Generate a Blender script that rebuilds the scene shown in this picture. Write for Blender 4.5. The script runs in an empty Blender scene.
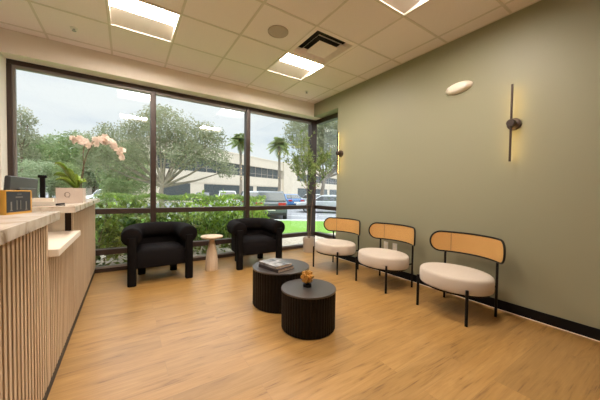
import bpy, bmesh, math, random
from mathutils import Vector, Matrix
PI = math.pi
R = math.radians
random.seed(7)
scn = bpy.context.scene
COL = scn.collection

# ------------------------------------------------------------------ materials
def nd(nt, kind, **kw):
    n = nt.nodes.new(kind)
    for k, v in kw.items():
        if k in n.inputs: n.inputs[k].default_value = v
        else: setattr(n, k, v)
    return n
def mat(name, col, rough=.5, metal=0, spec=.5, bump=0, bscale=60, var=0, vscale=4, emit=None, estr=0,
        coat=0, trans=0, vcol=None, sheen=0):
    m = bpy.data.materials.new(name); m.use_nodes = True
    nt = m.node_tree; b = nt.nodes['Principled BSDF']
    b.inputs['Base Color'].default_value = (*col, 1); b.inputs['Roughness'].default_value = rough
    b.inputs['Metallic'].default_value = metal; b.inputs['Specular IOR Level'].default_value = spec
    b.inputs['Coat Weight'].default_value = coat; b.inputs['Sheen Weight'].default_value = sheen
    tc = nd(nt, 'ShaderNodeTexCoord')
    if emit:
        b.inputs['Emission Color'].default_value = (*emit, 1); b.inputs['Emission Strength'].default_value = estr
    if var or vcol:
        n = nd(nt, 'ShaderNodeTexNoise', Scale=vscale, Detail=4.0); nt.links.new(tc.outputs['Object'], n.inputs['Vector'])
        r = nd(nt, 'ShaderNodeMix', data_type='RGBA')
        c2 = vcol or tuple(max(0, c*(1-var)) for c in col)
        c1 = col if vcol else tuple(min(1, c*(1+var)) for c in col)
        r.inputs[6].default_value = (*c1, 1); r.inputs[7].default_value = (*c2, 1)
        rr = nd(nt, 'ShaderNodeMapRange'); rr.inputs[1].default_value = .35; rr.inputs[2].default_value = .65
        nt.links.new(n.outputs['Fac'], rr.inputs[0]); nt.links.new(rr.outputs[0], r.inputs[0])
        nt.links.new(r.outputs[2], b.inputs['Base Color'])
    if bump:
        n = nd(nt, 'ShaderNodeTexNoise', Scale=bscale, Detail=3.0); nt.links.new(tc.outputs['Object'], n.inputs['Vector'])
        bp = nd(nt, 'ShaderNodeBump', Strength=bump, Distance=.01); nt.links.new(n.outputs['Fac'], bp.inputs['Height'])
        nt.links.new(bp.outputs[0], b.inputs['Normal'])
    if trans:
        t = nd(nt, 'ShaderNodeBsdfTranslucent'); t.inputs[0].default_value = (*col, 1)
        mx = nd(nt, 'ShaderNodeMixShader'); mx.inputs[0].default_value = trans
        nt.links.new(b.outputs[0], mx.inputs[1]); nt.links.new(t.outputs[0], mx.inputs[2])
        nt.links.new(mx.outputs[0], nt.nodes['Material Output'].inputs[0])
        if var or vcol: nt.links.new(r.outputs[2], t.inputs[0])
    return m
def leafmat(name, c1, c2, vscale=6, rough=.55, trans=.35):
    return mat(name, c1, rough=rough, vcol=c2, vscale=vscale, trans=trans, spec=.3)

def wood_floor():
    m = bpy.data.materials.new('oak plank floor'); m.use_nodes = True; nt = m.node_tree
    b = nt.nodes['Principled BSDF']; L = nt.links.new
    tc = nd(nt, 'ShaderNodeTexCoord')
    br = nd(nt, 'ShaderNodeTexBrick', offset=.37, offset_frequency=2)
    for k, v in (('Scale', 1.0), ('Mortar Size', .0012), ('Mortar Smooth', .3), ('Bias', 0.0), ('Brick Width', 1.22), ('Row Height', .18)):
        br.inputs[k].default_value = v
    br.inputs['Color1'].default_value = (0, 0, 0, 1); br.inputs['Color2'].default_value = (1, 1, 1, 1); br.inputs['Mortar'].default_value = (.5, .5, .5, 1)
    L(tc.outputs['Object'], br.inputs['Vector'])
    # per plank offset of the grain
    sc = nd(nt, 'ShaderNodeVectorMath', operation='SCALE'); sc.inputs['Scale'].default_value = 7.3
    L(br.outputs['Color'], sc.inputs[0])
    ad = nd(nt, 'ShaderNodeVectorMath', operation='ADD'); L(tc.outputs['Object'], ad.inputs[0]); L(sc.outputs[0], ad.inputs[1])
    mp = nd(nt, 'ShaderNodeMapping'); mp.inputs['Scale'].default_value = (1.3, 11, 1); L(ad.outputs[0], mp.inputs['Vector'])
    n1 = nd(nt, 'ShaderNodeTexNoise', Scale=1.6, Detail=6.0, Roughness=.62, Distortion=1.1); L(mp.outputs[0], n1.inputs['Vector'])
    mp2 = nd(nt, 'ShaderNodeMapping'); mp2.inputs['Scale'].default_value = (2.2, 60, 1); L(ad.outputs[0], mp2.inputs['Vector'])
    n2 = nd(nt, 'ShaderNodeTexNoise', Scale=2.0, Detail=3.0); L(mp2.outputs[0], n2.inputs['Vector'])
    mx = nd(nt, 'ShaderNodeMix', data_type='FLOAT'); mx.inputs[0].default_value = .3
    L(n1.outputs['Fac'], mx.inputs[2]); L(n2.outputs['Fac'], mx.inputs[3])
    cr = nd(nt, 'ShaderNodeValToRGB'); e = cr.color_ramp.elements
    e[0].position = .34; e[0].color = (.19, .088, .022, 1); e[1].position = .70; e[1].color = (.47, .280, .095, 1)
    k = cr.color_ramp.elements.new(.44); k.color = (.350, .190, .052, 1)
    k = cr.color_ramp.elements.new(.56); k.color = (.41, .232, .072, 1)
    L(mx.outputs[0], cr.inputs[0])
    hs = nd(nt, 'ShaderNodeMix', data_type='RGBA', blend_type='MULTIPLY'); hs.inputs[0].default_value = 1
    rr = nd(nt, 'ShaderNodeMapRange'); rr.inputs[3].default_value = .90; rr.inputs[4].default_value = 1.08
    L(br.outputs['Color'], rr.inputs[0]); L(cr.outputs[0], hs.inputs[6]); L(rr.outputs[0], hs.inputs[7])
    mo = nd(nt, 'ShaderNodeMix', data_type='RGBA'); mo.inputs[7].default_value = (.27, .15, .06, 1)
    fm = nd(nt, 'ShaderNodeMath', operation='MULTIPLY'); fm.inputs[1].default_value = .6
    L(br.outputs['Fac'], fm.inputs[0]); L(fm.outputs[0], mo.inputs[0]); L(hs.outputs[2], mo.inputs[6])
    L(mo.outputs[2], b.inputs['Base Color'])
    b.inputs['Coat Weight'].default_value = .6; b.inputs['Coat Roughness'].default_value = .30; b.inputs['Roughness'].default_value = .38; b.inputs['Specular IOR Level'].default_value = .5
    bp = nd(nt, 'ShaderNodeBump', Strength=.12, Distance=.004); L(n2.outputs['Fac'], bp.inputs['Height']); L(bp.outputs[0], b.inputs['Normal'])
    return m

def oak(name, c1, c2, axis='Z', rough=.5):
    m = bpy.data.materials.new(name); m.use_nodes = True; nt = m.node_tree; b = nt.nodes['Principled BSDF']; L = nt.links.new
    tc = nd(nt, 'ShaderNodeTexCoord'); mp = nd(nt, 'ShaderNodeMapping')
    mp.inputs['Scale'].default_value = {'Z': (22, 22, 1.2), 'X': (1.2, 22, 22), 'Y': (22, 1.2, 22)}[axis]
    L(tc.outputs['Object'], mp.inputs['Vector'])
    n = nd(nt, 'ShaderNodeTexNoise', Scale=1.5, Detail=5.0, Distortion=.5); L(mp.outputs[0], n.inputs['Vector'])
    cr = nd(nt, 'ShaderNodeValToRGB'); e = cr.color_ramp.elements
    e[0].position = .35; e[0].color = (*c2, 1); e[1].position = .65; e[1].color = (*c1, 1)
    L(n.outputs['Fac'], cr.inputs[0]); L(cr.outputs[0], b.inputs['Base Color']); b.inputs['Roughness'].default_value = rough
    return m

def stone():
    m = bpy.data.materials.new('pale veined stone'); m.use_nodes = True; nt = m.node_tree; b = nt.nodes['Principled BSDF']; L = nt.links.new
    tc = nd(nt, 'ShaderNodeTexCoord')
    n = nd(nt, 'ShaderNodeTexNoise', Scale=7.0, Detail=8.0, Distortion=1.2); L(tc.outputs['Object'], n.inputs['Vector'])
    cr = nd(nt, 'ShaderNodeValToRGB'); e = cr.color_ramp.elements
    e[0].position = .34; e[0].color = (.30, .22, .15, 1); e[1].position = .62; e[1].color = (.74, .68, .60, 1)
    k = e.new(.42); k.color = (.60, .52, .43, 1)
    L(n.outputs['Fac'], cr.inputs[0]); L(cr.outputs[0], b.inputs['Base Color']); b.inputs['Roughness'].default_value = .25
    return m

def glassmat(name='window glass', tint=(.93, .96, .95), ior=1.5, refl=1.0):
    m = bpy.data.materials.new(name); m.use_nodes = True; nt = m.node_tree; nt.nodes.remove(nt.nodes['Principled BSDF'])
    t = nd(nt, 'ShaderNodeBsdfTransparent'); t.inputs[0].default_value = (*tint, 1)
    g = nd(nt, 'ShaderNodeBsdfGlossy'); g.inputs['Roughness'].default_value = .0; g.inputs[0].default_value = (refl, refl, refl, 1)
    f = nd(nt, 'ShaderNodeFresnel')
    ge = nd(nt, 'ShaderNodeNewGeometry'); ir = nd(nt, 'ShaderNodeMapRange'); ir.inputs[3].default_value = ior; ir.inputs[4].default_value = 1/ior
    nt.links.new(ge.outputs['Backfacing'], ir.inputs[0]); nt.links.new(ir.outputs[0], f.inputs[0])
    mx = nd(nt, 'ShaderNodeMixShader')
    nt.links.new(f.outputs[0], mx.inputs[0]); nt.links.new(t.outputs[0], mx.inputs[1]); nt.links.new(g.outputs[0], mx.inputs[2])
    nt.links.new(mx.outputs[0], nt.nodes['Material Output'].inputs[0])
    return m

def canemat():
    m = bpy.data.materials.new('woven cane'); m.use_nodes = True; nt = m.node_tree; b = nt.nodes['Principled BSDF']; L = nt.links.new
    tc = nd(nt, 'ShaderNodeTexCoord')
    ck = nd(nt, 'ShaderNodeTexChecker', Scale=190.0); L(tc.outputs['Object'], ck.inputs['Vector'])
    ck.inputs['Color1'].default_value = (.66, .38, .12, 1); ck.inputs['Color2'].default_value = (.52, .27, .08, 1)
    n = nd(nt, 'ShaderNodeTexNoise', Scale=9.0); L(tc.outputs['Object'], n.inputs['Vector'])
    L(ck.outputs[0], b.inputs['Base Color']); b.inputs['Roughness'].default_value = .55
    bp = nd(nt, 'ShaderNodeBump', Strength=.3, Distance=.002); L(ck.outputs[1], bp.inputs['Height']); L(bp.outputs[0], b.inputs['Normal'])
    return m

M = {}
M['floor'] = wood_floor()
M['sage'] = mat('sage green wall paint', (.292, .284, .186), rough=.5, bump=.04, bscale=250)
M['cream'] = mat('cream wall paint', (.84, .78, .68), rough=.6, bump=.04, bscale=250)
M['tile'] = mat('ceiling tile', (.93, .84, .80), rough=.9, bump=.25, bscale=320, var=.025, vscale=120)
M['tbar'] = mat('ceiling t bar', (.74, .66, .57), rough=.5)
M['black'] = mat('black satin', (.010, .009, .009), rough=.4, spec=.15)
M['blackbase'] = mat('black baseboard', (.008, .007, .007), rough=.4, spec=.12)
M['bronze'] = mat('dark bronze aluminium', (.045, .028, .022), rough=.38, metal=.2)
M['alum'] = mat('brushed sill', (.35, .34, .33), rough=.35, metal=.6)
M['glass'] = glassmat()
M['beadgrey'] = mat('grey glazing bead', (.22, .20, .18), rough=.45)
M['white'] = mat('white enamel', (.82, .78, .72), rough=.4)
M['lens'] = mat('lamp diffuser', (.9, .9, .88), emit=(1, .88, .78), estr=60)
M['led'] = mat('warm led strip', (.9, .8, .6), emit=(1, .66, .22), estr=12)
M['darkvoid'] = mat('duct interior', (.05, .042, .035), rough=.9)
M['boucle'] = mat('cream boucle', (.60, .52, .43), rough=.95, bump=.6, bscale=150, sheen=.3)
M['cane'] = canemat()
M['velvet'] = mat('black velvet', (.008, .0065, .0065), spec=.06, rough=.8, bump=.3, bscale=120)
M['legblack'] = mat('black upholstered leg', (.007, .006, .006), rough=.75, spec=.08)
M['drum'] = mat('dark brown fluted wood', (.012, .0085, .0065), rough=.5, spec=.15)
M['drumtop'] = mat('dark table top', (.060, .052, .047), rough=.3)
M['maple'] = oak('pale turned wood', (.66, .54, .40), (.56, .43, .30))
M['slat'] = oak('light oak slat', (.66, .52, .36), (.52, .38, .24))
M['slatback'] = mat('dark slat backing', (.03, .018, .012), rough=.9, spec=.1)
M['stone'] = stone()
M['ledge'] = mat('cream laminate', (.92, .84, .72), rough=.4)
M['gold'] = mat('brushed gold', (.72, .42, .12), rough=.32, metal=.85)
M['orange'] = mat('ochre carton', (.62, .34, .05), rough=.5)
M['panelblack'] = mat('dark print panel', (.025, .024, .024), rough=.3)
M['greyprint'] = mat('pale grey print', (.20, .19, .17), rough=.5)
M['monitor'] = mat('dark grey plastic', (.05, .052, .056), rough=.35)
M['concrete'] = mat('cream planter', (.72, .62, .54), rough=.6, bump=.1, bscale=80)
M['potw'] = mat('warm cream pot', (.46, .38, .30), rough=.6)
M['soil'] = mat('dark soil', (.05, .035, .025), rough=1, bump=.8, bscale=60)
M['mulch'] = mat('pale gravel bed', (.40, .34, .27), rough=1, bump=1, bscale=20, var=.25, vscale=14)
M['grass'] = mat('lawn grass', (.17, .33, .03), rough=.9, vcol=(.12, .26, .025), vscale=9, bump=.6, bscale=80)
M['asphalt'] = mat('asphalt', (.27, .27, .29), rough=.9, var=.08, vscale=3)
M['paint'] = mat('white road paint', (.75, .75, .74), rough=.7)
M['bark'] = mat('grey bark', (.30, .25, .20), rough=.95, bump=.8, bscale=14, var=.2, vscale=5)
M['barkd'] = mat('brown bark', (.19, .13, .085), rough=.95, bump=.5, bscale=40)
M['oakleaf'] = leafmat('grey green oak leaves', (.24, .26, .15), (.40, .41, .27), .9)
M['treeleaf'] = leafmat('mid green leaves', (.19, .28, .10), (.34, .40, .19), .7)
M['paleleaf'] = leafmat('pale green leaves', (.32, .39, .22), (.46, .52, .34), .8)
M['hedgeleaf'] = leafmat('glossy hedge leaves', (.025, .075, .015), (.26, .36, .05), 6, rough=.35, trans=.15)
M['brightleaf'] = leafmat('yellow green leaves', (.16, .30, .03), (.34, .47, .07), 5, rough=.4, trans=.2)
M['oliveleaf'] = leafmat('olive leaves', (.16, .25, .06), (.36, .44, .17), 9, rough=.4, trans=.25)
M['palmleaf'] = leafmat('palm fronds', (.34, .43, .18), (.50, .56, .28), 1, trans=.5)
M['orchleaf'] = mat('orchid leaf', (.20, .36, .04), rough=.3, vcol=(.36, .50, .08), vscale=9, trans=.15)
M['petal'] = mat('blush orchid petal', (.93, .82, .74), rough=.6, trans=.3)
M['petalc'] = mat('orchid centre', (.75, .35, .18), rough=.5)
M['stucco'] = mat('beige stucco', (.72, .63, .51), rough=.9, var=.03, vscale=.5)
M['bldglass'] = mat('dark tinted glazing', (.045, .06, .065), rough=.12, spec=.7)
M['rubber'] = mat('tyre rubber', (.02, .02, .02), rough=.8)
M['hub'] = mat('wheel hub', (.4, .4, .42), rough=.3, metal=.8)
M['cglass'] = mat('car glass', (.03, .035, .04), rough=.08, spec=.8)
M['red'] = mat('red tail lamp', (.45, .02, .02), rough=.25)
M['headl'] = mat('headlamp lens', (.75, .77, .8), rough=.15)
def paintm(n, c): return mat(n, c, rough=.25, coat=.6)
M['carsilver'] = paintm('silver car paint', (.45, .47, .50)); M['carwhite'] = paintm('white car paint', (.82, .83, .84))
M['carblue'] = paintm('blue car paint', (.05, .17, .42)); M['cargrey'] = paintm('dark grey car paint', (.10, .11, .13))
M['bookw'] = mat('grey book cover', (.42, .41, .40), rough=.25, vcol=(.08, .08, .08), vscale=14); M['bookd'] = mat('dark book cover', (.04, .03, .03), rough=.35)
M['pages'] = mat('book pages', (.62, .50, .40), rough=.8, var=.2, vscale=40)
M['acrylic'] = mat('clear acrylic', (.75, .70, .62), rough=.1)
M['greyfabric'] = mat('speaker grille', (.50, .42, .35), rough=.7)
M['fixside'] = mat('white painted troffer', (.80, .74, .66), rough=.5)

# ------------------------------------------------------------------ mesh builder
class MB:
    def __init__(s): s.v = []; s.f = []; s.m = []; s.cur = 0
    def add(s, vs, fs):
        o = len(s.v); s.v += [tuple(v) for v in vs]; s.f += [tuple(i+o for i in f) for f in fs]; s.m += [s.cur]*len(fs); return s
    def box(s, x0, x1, y0, y1, z0, z1, mx=None):
        vs = [Vector((x, y, z)) for x in (x0, x1) for y in (y0, y1) for z in (z0, z1)]
        if mx is not None: vs = [mx @ v for v in vs]
        return s.add(vs, [(0, 1, 3, 2), (4, 6, 7, 5), (0, 4, 5, 1), (2, 3, 7, 6), (0, 2, 6, 4), (1, 5, 7, 3)])
    def lathe(s, prof, cx=0, cy=0, n=32, sx=1, sy=1, cap=True, mx=None):
        vs = []; fs = []
        for r, z in prof:
            for i in range(n):
                a = 2*PI*i/n; v = Vector((cx+r*sx*math.cos(a), cy+r*sy*math.sin(a), z)); vs.append(mx @ v if mx is not None else v)
        for j in range(len(prof)-1):
            for i in range(n):
                k = (i+1) % n; fs.append((j*n+i, j*n+k, (j+1)*n+k, (j+1)*n+i))
        if cap:
            fs.append(tuple(range(n-1, -1, -1))); b = (len(prof)-1)*n; fs.append(tuple(range(b, b+n)))
        return s.add(vs, fs)
    def tube(s, pts, r, n=10, cap=True):
        pts = [Vector(p) for p in pts]; rs = r if isinstance(r, (list, tuple)) else [r]*len(pts)
        vs = []; fs = []; up = None
        for i, p in enumerate(pts):
            d = (pts[min(i+1, len(pts)-1)]-pts[max(i-1, 0)]).normalized()
            if up is None: up = Vector((0, 0, 1)) if abs(d.z) < .9 else Vector((0, 1, 0))
            a = d.cross(up).normalized(); b = a.cross(d).normalized(); up = b
            for k in range(n):
                t = 2*PI*k/n; vs.append(p+(a*math.cos(t)+b*math.sin(t))*rs[i])
        for i in range(len(pts)-1):
            for k in range(n):
                q = (k+1) % n; fs.append((i*n+k, i*n+q, (i+1)*n+q, (i+1)*n+k))
        if cap:
            fs.append(tuple(range(n-1, -1, -1))); b = (len(pts)-1)*n; fs.append(tuple(range(b, b+n)))
        return s.add(vs, fs)
    def prism(s, poly, y0, y1, mx=None):      # poly in x,z ; extruded along y
        n = len(poly); vs = [Vector((x, y0, z)) for x, z in poly]+[Vector((x, y1, z)) for x, z in poly]
        if mx is not None: vs = [mx @ v for v in vs]
        fs = [tuple(range(n)), tuple(range(2*n-1, n-1, -1))]+[(i, i+n, (i+1) % n+n, (i+1) % n) for i in range(n)]
        return s.add(vs, fs)
    def leaf(s, p, d, nrm, l, w):
        d = d.normalized(); sd = d.cross(nrm)
        if sd.length < 1e-3: sd = Vector((1, 0, 0))
        sd = sd.normalized()*w*.5; p = Vector(p)
        return s.add([p, p+d*l*.45+sd, p+d*l, p+d*l*.45-sd], [(0, 1, 2, 3)])
    def build(s, name, m, parent=None, smooth=False, bevel=0, bseg=2, sub=0, ang=35):
        me = bpy.data.meshes.new(name); me.from_pydata(s.v, [], s.f); me.update()
        ms = m if isinstance(m, (list, tuple)) else [m]
        for x in ms: me.materials.append(M[x] if isinstance(x, str) else x)
        if len(ms) > 1: me.polygons.foreach_set('material_index', s.m)
        bm = bmesh.new(); bm.from_mesh(me)
        if len(bm.faces) < 20000 and 'foliage' not in name: bmesh.ops.recalc_face_normals(bm, faces=bm.faces)
        if smooth:
            for f in bm.faces: f.smooth = True
            for e in bm.edges:
                if len(e.link_faces) == 2 and e.calc_face_angle(0) > R(ang): e.smooth = False
        bm.to_mesh(me); bm.free()
        o = bpy.data.objects.new(name, me); COL.objects.link(o); o.parent = parent
        if bevel:
            b = o.modifiers.new('bevel', 'BEVEL'); b.width = bevel; b.segments = bseg; b.limit_method = 'ANGLE'; b.angle_limit = R(40)
            b.harden_normals = False
            for p in me.polygons: p.use_smooth = True
            w = o.modifiers.new('wn', 'WEIGHTED_NORMAL')
        if sub:
            b = o.modifiers.new('sub', 'SUBSURF'); b.levels = sub; b.render_levels = sub
        return o
def empty(name, loc=(0, 0, 0), rz=0):
    o = bpy.data.objects.new(name, None); COL.objects.link(o); o.location = loc; o.rotation_euler = (0, 0, rz); o.empty_display_size = .1
    return o
def tag(o, label=None, cat=None, group=None, kind=None):
    if label: o['label'] = label
    if cat: o['category'] = cat
    if group: o['group'] = group
    if kind: o['kind'] = kind
    return o
def copy_tree(o, parent=None):
    c = o.copy(); COL.objects.link(c); c.parent = parent
    for ch in list(o.children): copy_tree(ch, c)
    return c
def st(o): o['kind'] = 'structure'; return o

# ------------------------------------------------------------------ room shell
ZC = 2.878; ZS = 2.629; XL = -7.0; YB = -6.6
st(MB().box(XL, .30, YB, .32, -.12, 0).build('floor', 'floor'))
X6 = .2016; A = .61
xs = [0, -X6]+[-X6-A*k for k in range(1, 12)]; xs = [x for x in xs if x > XL]+[XL]
ys = [0, -.152, -.762]+[-.762-A*k for k in range(1, 11)]; ys = [y for y in ys if y > YB]+[YB]
def cell(ci, rj):   # ci: columns left of X6 line (k..k+1), rj: rows after -.762
    return (-X6-A*(ci+1), -X6-A*ci, -.762-A*(rj+1), -.762-A*rj)
lamps = [cell(c, r) for r in (0, 3) for c in (1, 4)]
lamps = [cell(1, 0), cell(4, 0), cell(1, 3)] + [q for q in lamps if q not in (cell(1, 0), cell(4, 0), cell(1, 3))]
lamps = [q for q in lamps if not (q[0] < -4.4 and q[2] > -2)]
ventc = cell(1, 1)
skip = [(round((q[0]+q[1])/2, 2), round((q[2]+q[3])/2, 2)) for q in lamps+[ventc]]
mb = MB(); tb = MB()
for i in range(len(xs)-1):
    for j in range(len(ys)-1):
        c = (round((xs[i]+xs[i+1])/2, 2), round((ys[j]+ys[j+1])/2, 2))
        if any(abs(c[0]-q[0]) < .05 and abs(c[1]-q[1]) < .05 for q in skip): continue
        mb.box(xs[i+1], xs[i], ys[j+1], ys[j], ZC+.004, ZC+.03)
ce = st(mb.build('ceiling', 'tile'))
for x in xs[1:-1]: tb.box(x-.011, x+.011, YB, 0, ZC, ZC+.006)
for y in ys[1:-1]:
    prev = None
    for i in range(len(xs)-1): tb.box(xs[i+1]+.011, xs[i]-.011, y-.011, y+.011, ZC, ZC+.006)
tb.box(-.012, 0, YB, 0, ZC-.001, ZC+.006); tb.box(XL, -.012, -.012, 0, ZC-.001, ZC+.006)
tb.build('ceiling_grid', 'tbar', ce)

w = MB(); w.box(0, .20, YB, -.71, 0, ZC+.03); w.box(0, .20, -.71, 0, ZS, ZC+.03)
st(w.build('wall_right', 'sage'))
w = MB(); w.box(XL, .0, 0, .32, ZS, ZC+.03); w.box(XL, -4.262, 0, .32, 0, ZS)
st(w.build('wall_back', 'cream'))
w = MB().box(.0, .32, .0, .32, ZS, ZC+.03); w.box(.20, .32, -.9, 0, ZS, ZC+.03)
st(w.build('wall_corner', 'cream'))
st(MB().box(XL-.15, XL, YB, .32, 0, ZC+.03).build('wall_left', 'cream'))
st(MB().box(XL, 0, YB-.15, YB, 0, ZC+.03).build('wall_front', 'cream'))
st(MB().box(-.013, 0, YB, -.71, .003, .095).build('baseboard_right', 'blackbase', bevel=.003))
st(MB().box(-.018, -.013, YB, -.71, .0, .005).build('pale_line', 'ledge'))  # added pale strip that draws the thin bright line under the baseboard
st(MB().box(XL, -4.262, -.013, 0, .003, .095).build('baseboard_back', 'blackbase'))
# thin casing lines beside the big window
st(MB().box(-4.300, -4.290, -.006, 0, 0, ZS).build('trim_2', 'cream'))

# ------------------------------------------------------------------ windows
F0, F1, G0 = .19, .30, .245
ZT = 2.612; ZH = 2.545
bays = [(-4.195, -2.806), (-2.734, -1.330), (-1.256, .085)]
def rails(mb, x0, x1):
    mb.box(x0, x1, F0, F1, .797, .870); mb.box(x0, x1, F0, F1, .238, .313)
for i, (x0, x1) in enumerate(bays):
    w = st(empty('window_%d' % (i+1), ((x0+x1)/2, .245, 0)))
    w.location = (0, 0, 0)
    f = MB(); f.box(x0-(.065 if i == 0 else .036), x1+.037, F0, F1, 2.578, ZT+.02)
    f.box(x0-(.065 if i == 0 else .036), x1+.037, F0, F1, 0, .055)
    if i == 0: f.box(-4.262, -4.218, F0, F1, .055, 2.578)
    f.build('frame', 'bronze', w, bevel=.004)
    s_ = MB(); s_.box(x0, x1, F0-.002, F0+.05, .055, .080); s_.build('sill', 'alum', w)
    s_ = MB(); s_.box(x0, x1, F0+.02, F0+.07, ZH, 2.578); s_.build('glazing_bead', 'beadgrey', w)
    if i == 0: MB().box(-4.218, x0, F0+.03, F0+.07, .055, 2.578).build('glazing_bead', 'beadgrey', w)
    if i < 2: MB().box(x1, bays[i+1][0], F0-.005, F1, .055, 2.578).build('mullion', 'bronze', w, bevel=.004)
    else: MB().box(x1, .215, F0-.005, .32, 0, ZS).build('corner_post', 'bronze', w, bevel=.004)
    for z0, z1 in ((.797, .870), (.238, .313)): MB().box(x0, x1, F0, F1, z0, z1).build('transom', 'bronze', w, bevel=.004)
    for z0, z1 in ((.080, .238), (.313, .797), (.870, ZH)): MB().box(x0, x1, G0, G0+.008, z0, z1).build('pane', 'glass', w)
w = st(empty('window_4')); y0, y1 = -.80, .185
MB().box(.19, .30, y0, y1, ZH, ZT+.02).box(.19, .30, y0, y1, 0, .06).box(.19, .30, y0-.05, y0, 0, ZS).build('frame', 'bronze', w, bevel=.004)
for z0, z1 in ((.797, .870), (.238, .313)): MB().box(.19, .30, y0, y1, z0, z1).build('transom', 'bronze', w, bevel=.004)
for z0, z1 in ((.06, .238), (.313, .797), (.870, ZH)): MB().box(.245, .253, y0, y1, z0, z1).build('pane', 'glass', w)

# ------------------------------------------------------------------ ceiling lights
LB = ['square recessed ceiling light nearest the window corner, beside the air vent',
      'square recessed ceiling light above the reception counter side, nearest the left window',
      'square recessed ceiling light cut by the top edge near the green wall']
def make_lamp():
    t = empty('ceiling_light'); h = .305; D = .125
    f = MB()
    for a, b, c, d in ((-h, h, -h, -h+.018), (-h, h, h-.018, h), (-h, -h+.018, -h+.018, h-.018), (h-.018, h, -h+.018, h-.018)):
        f.box(a, b, c, d, -.004, .012)
    f.build('trim_frame', 'fixside', t)
    s_ = MB(); q = h-.018
    for a, b, c, d in ((-h, h, -h, -q), (-h, h, q, h), (-h, -q, -q, q), (q, h, -q, q)): s_.box(a, b, c, d, .012, D+.03)
    s_.box(-h, h, -h, h, D+.02, D+.05); s_.build('housing', 'fixside', t)
    MB().add([(-q, q, .008), (q, q, .008), (q, .03, .052), (-q, .03, .052), (-q, q, .014), (q, q, .014), (q, .03, .058), (-q, .03, .058)],
             [(0, 1, 2, 3), (7, 6, 5, 4), (0, 4, 5, 1), (1, 5, 6, 2), (2, 6, 7, 3), (3, 7, 4, 0)]).build('reflector_pan', 'fixside', t)
    MB().box(-q, q, -q, .03, .053, .068).build('diffuser', 'lens', t)
    return t
lp = make_lamp()
for i, q in enumerate(lamps):
    o = lp if i == 0 else copy_tree(lp)
    o.location = ((q[0]+q[1])/2, (q[2]+q[3])/2, ZC)
    if i < 3: tag(o, LB[i], 'ceiling light', 'recessed square ceiling lights')
    else: tag(o, 'square recessed ceiling light overhead, above the viewpoint and out of frame', 'ceiling light', 'recessed square ceiling lights')

# air vent
t = tag(empty('ceiling_vent', ((ventc[0]+ventc[1])/2, (ventc[2]+ventc[3])/2, ZC)), 'square stepped air vent in the ceiling between the round speaker and the green wall', 'air vent')
def sqring(mb, a0, z0, a1, z1, th=.004):
    # sloped square ring from half size a0 at z0 to a1 at z1
    c0 = [(-a0, -a0), (a0, -a0), (a0, a0), (-a0, a0)]; c1 = [(-a1, -a1), (a1, -a1), (a1, a1), (-a1, a1)]
    vs = [(x, y, z0) for x, y in c0]+[(x, y, z1) for x, y in c1]+[(x, y, z0+th) for x, y in c0]+[(x, y, z1+th) for x, y in c1]
    fs = []
    for i in range(4):
        k = (i+1) % 4; fs += [(i, k, k+4, i+4), (i+8, i+12, k+12, k+8), (i, i+8, k+8, k), (i+4, k+4, k+12, i+12)]
    mb.add(vs, fs)
f = MB(); sqring(f, .305, 0, .262, -.004); sqring(f, .262, -.004, .215, .05); f.build('flange', 'tile', t)
f = MB(); sqring(f, .305, .01, .30, .16); f.box(-.305, .305, -.305, .305, .16, .17); f.build('duct', 'darkvoid', t)
f = MB(); sqring(f, .208, -.012, .165, .03); f.build('louvre', 'tile', t)
f = MB(); sqring(f, .142, -.018, .12, -.005); f.box(-.142, .142, -.142, .142, -.020, -.016); f.build('centre_plate', 'tile', t)

# speaker
t = tag(empty('ceiling_speaker', (-1.713, -1.668, ZC)), 'round flush ceiling speaker left of the air vent', 'speaker')
MB().lathe([(.112, .004), (.112, -.004), (.103, -.007), (.100, -.003)], n=40).build('rim', 'greyfabric', t, smooth=True)
MB().lathe([(.100, .0), (.100, -.004), (.05, -.0055), (.005, -.006)], n=40).build('grille', 'greyfabric', t, smooth=True)
for x, y, lb in ((-3.574, -.457, 'small metal fire sprinkler in the ceiling above the reception counter'),
                 (-.49, -.444, 'small metal fire sprinkler in the ceiling by the window corner')):
    t = tag(empty('ceiling_sprinkler', (x, y, ZC)), lb, 'sprinkler', 'ceiling sprinklers')
    MB().lathe([(.034, .004), (.034, -.003), (.018, -.006)], n=24).build('escutcheon', 'white', t, smooth=True)
    MB().lathe([(.010, -.004), (.010, -.022), (.020, -.024), (.020, -.027)], n=16).build('head', 'hub', t, smooth=True)

# ------------------------------------------------------------------ sconces on the sage wall
def make_sconce():
    t = empty('wall_sconce')          # local: wall plane x=0, room toward -x, z=0 at centre
    rx = Matrix.Rotation(-PI/2, 4, 'Y')
    MB().lathe([(.056, 0), (.056, .018), (.050, .022)], n=32, mx=rx).build('wall_plate', 'bronze', t, smooth=True)
    MB().lathe([(.012, .02), (.012, .05), (.034, .050), (.034, .095), (.030, .099)], n=28, mx=rx).build('hub', 'bronze', t, smooth=True)
    MB().box(-.088, -.072, -.008, .008, -.36, .36).build('bar', 'bronze', t, bevel=.002)
    MB().box(-.072, -.069, -.006, .006, -.35, .35).build('light_strip', 'led', t)
    return t
sc_ = make_sconce(); sc_.location = (0, -3.255, 1.812)
tag(sc_, 'tall slim bar wall sconce with warm glow above the right chair', 'wall sconce', 'bar sconces on the green wall')
s2 = copy_tree(sc_); s2.location = (0, -.815, 1.812)
tag(s2, 'tall slim bar wall sconce with warm glow right beside the corner window', 'wall sconce', 'bar sconces on the green wall')

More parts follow.
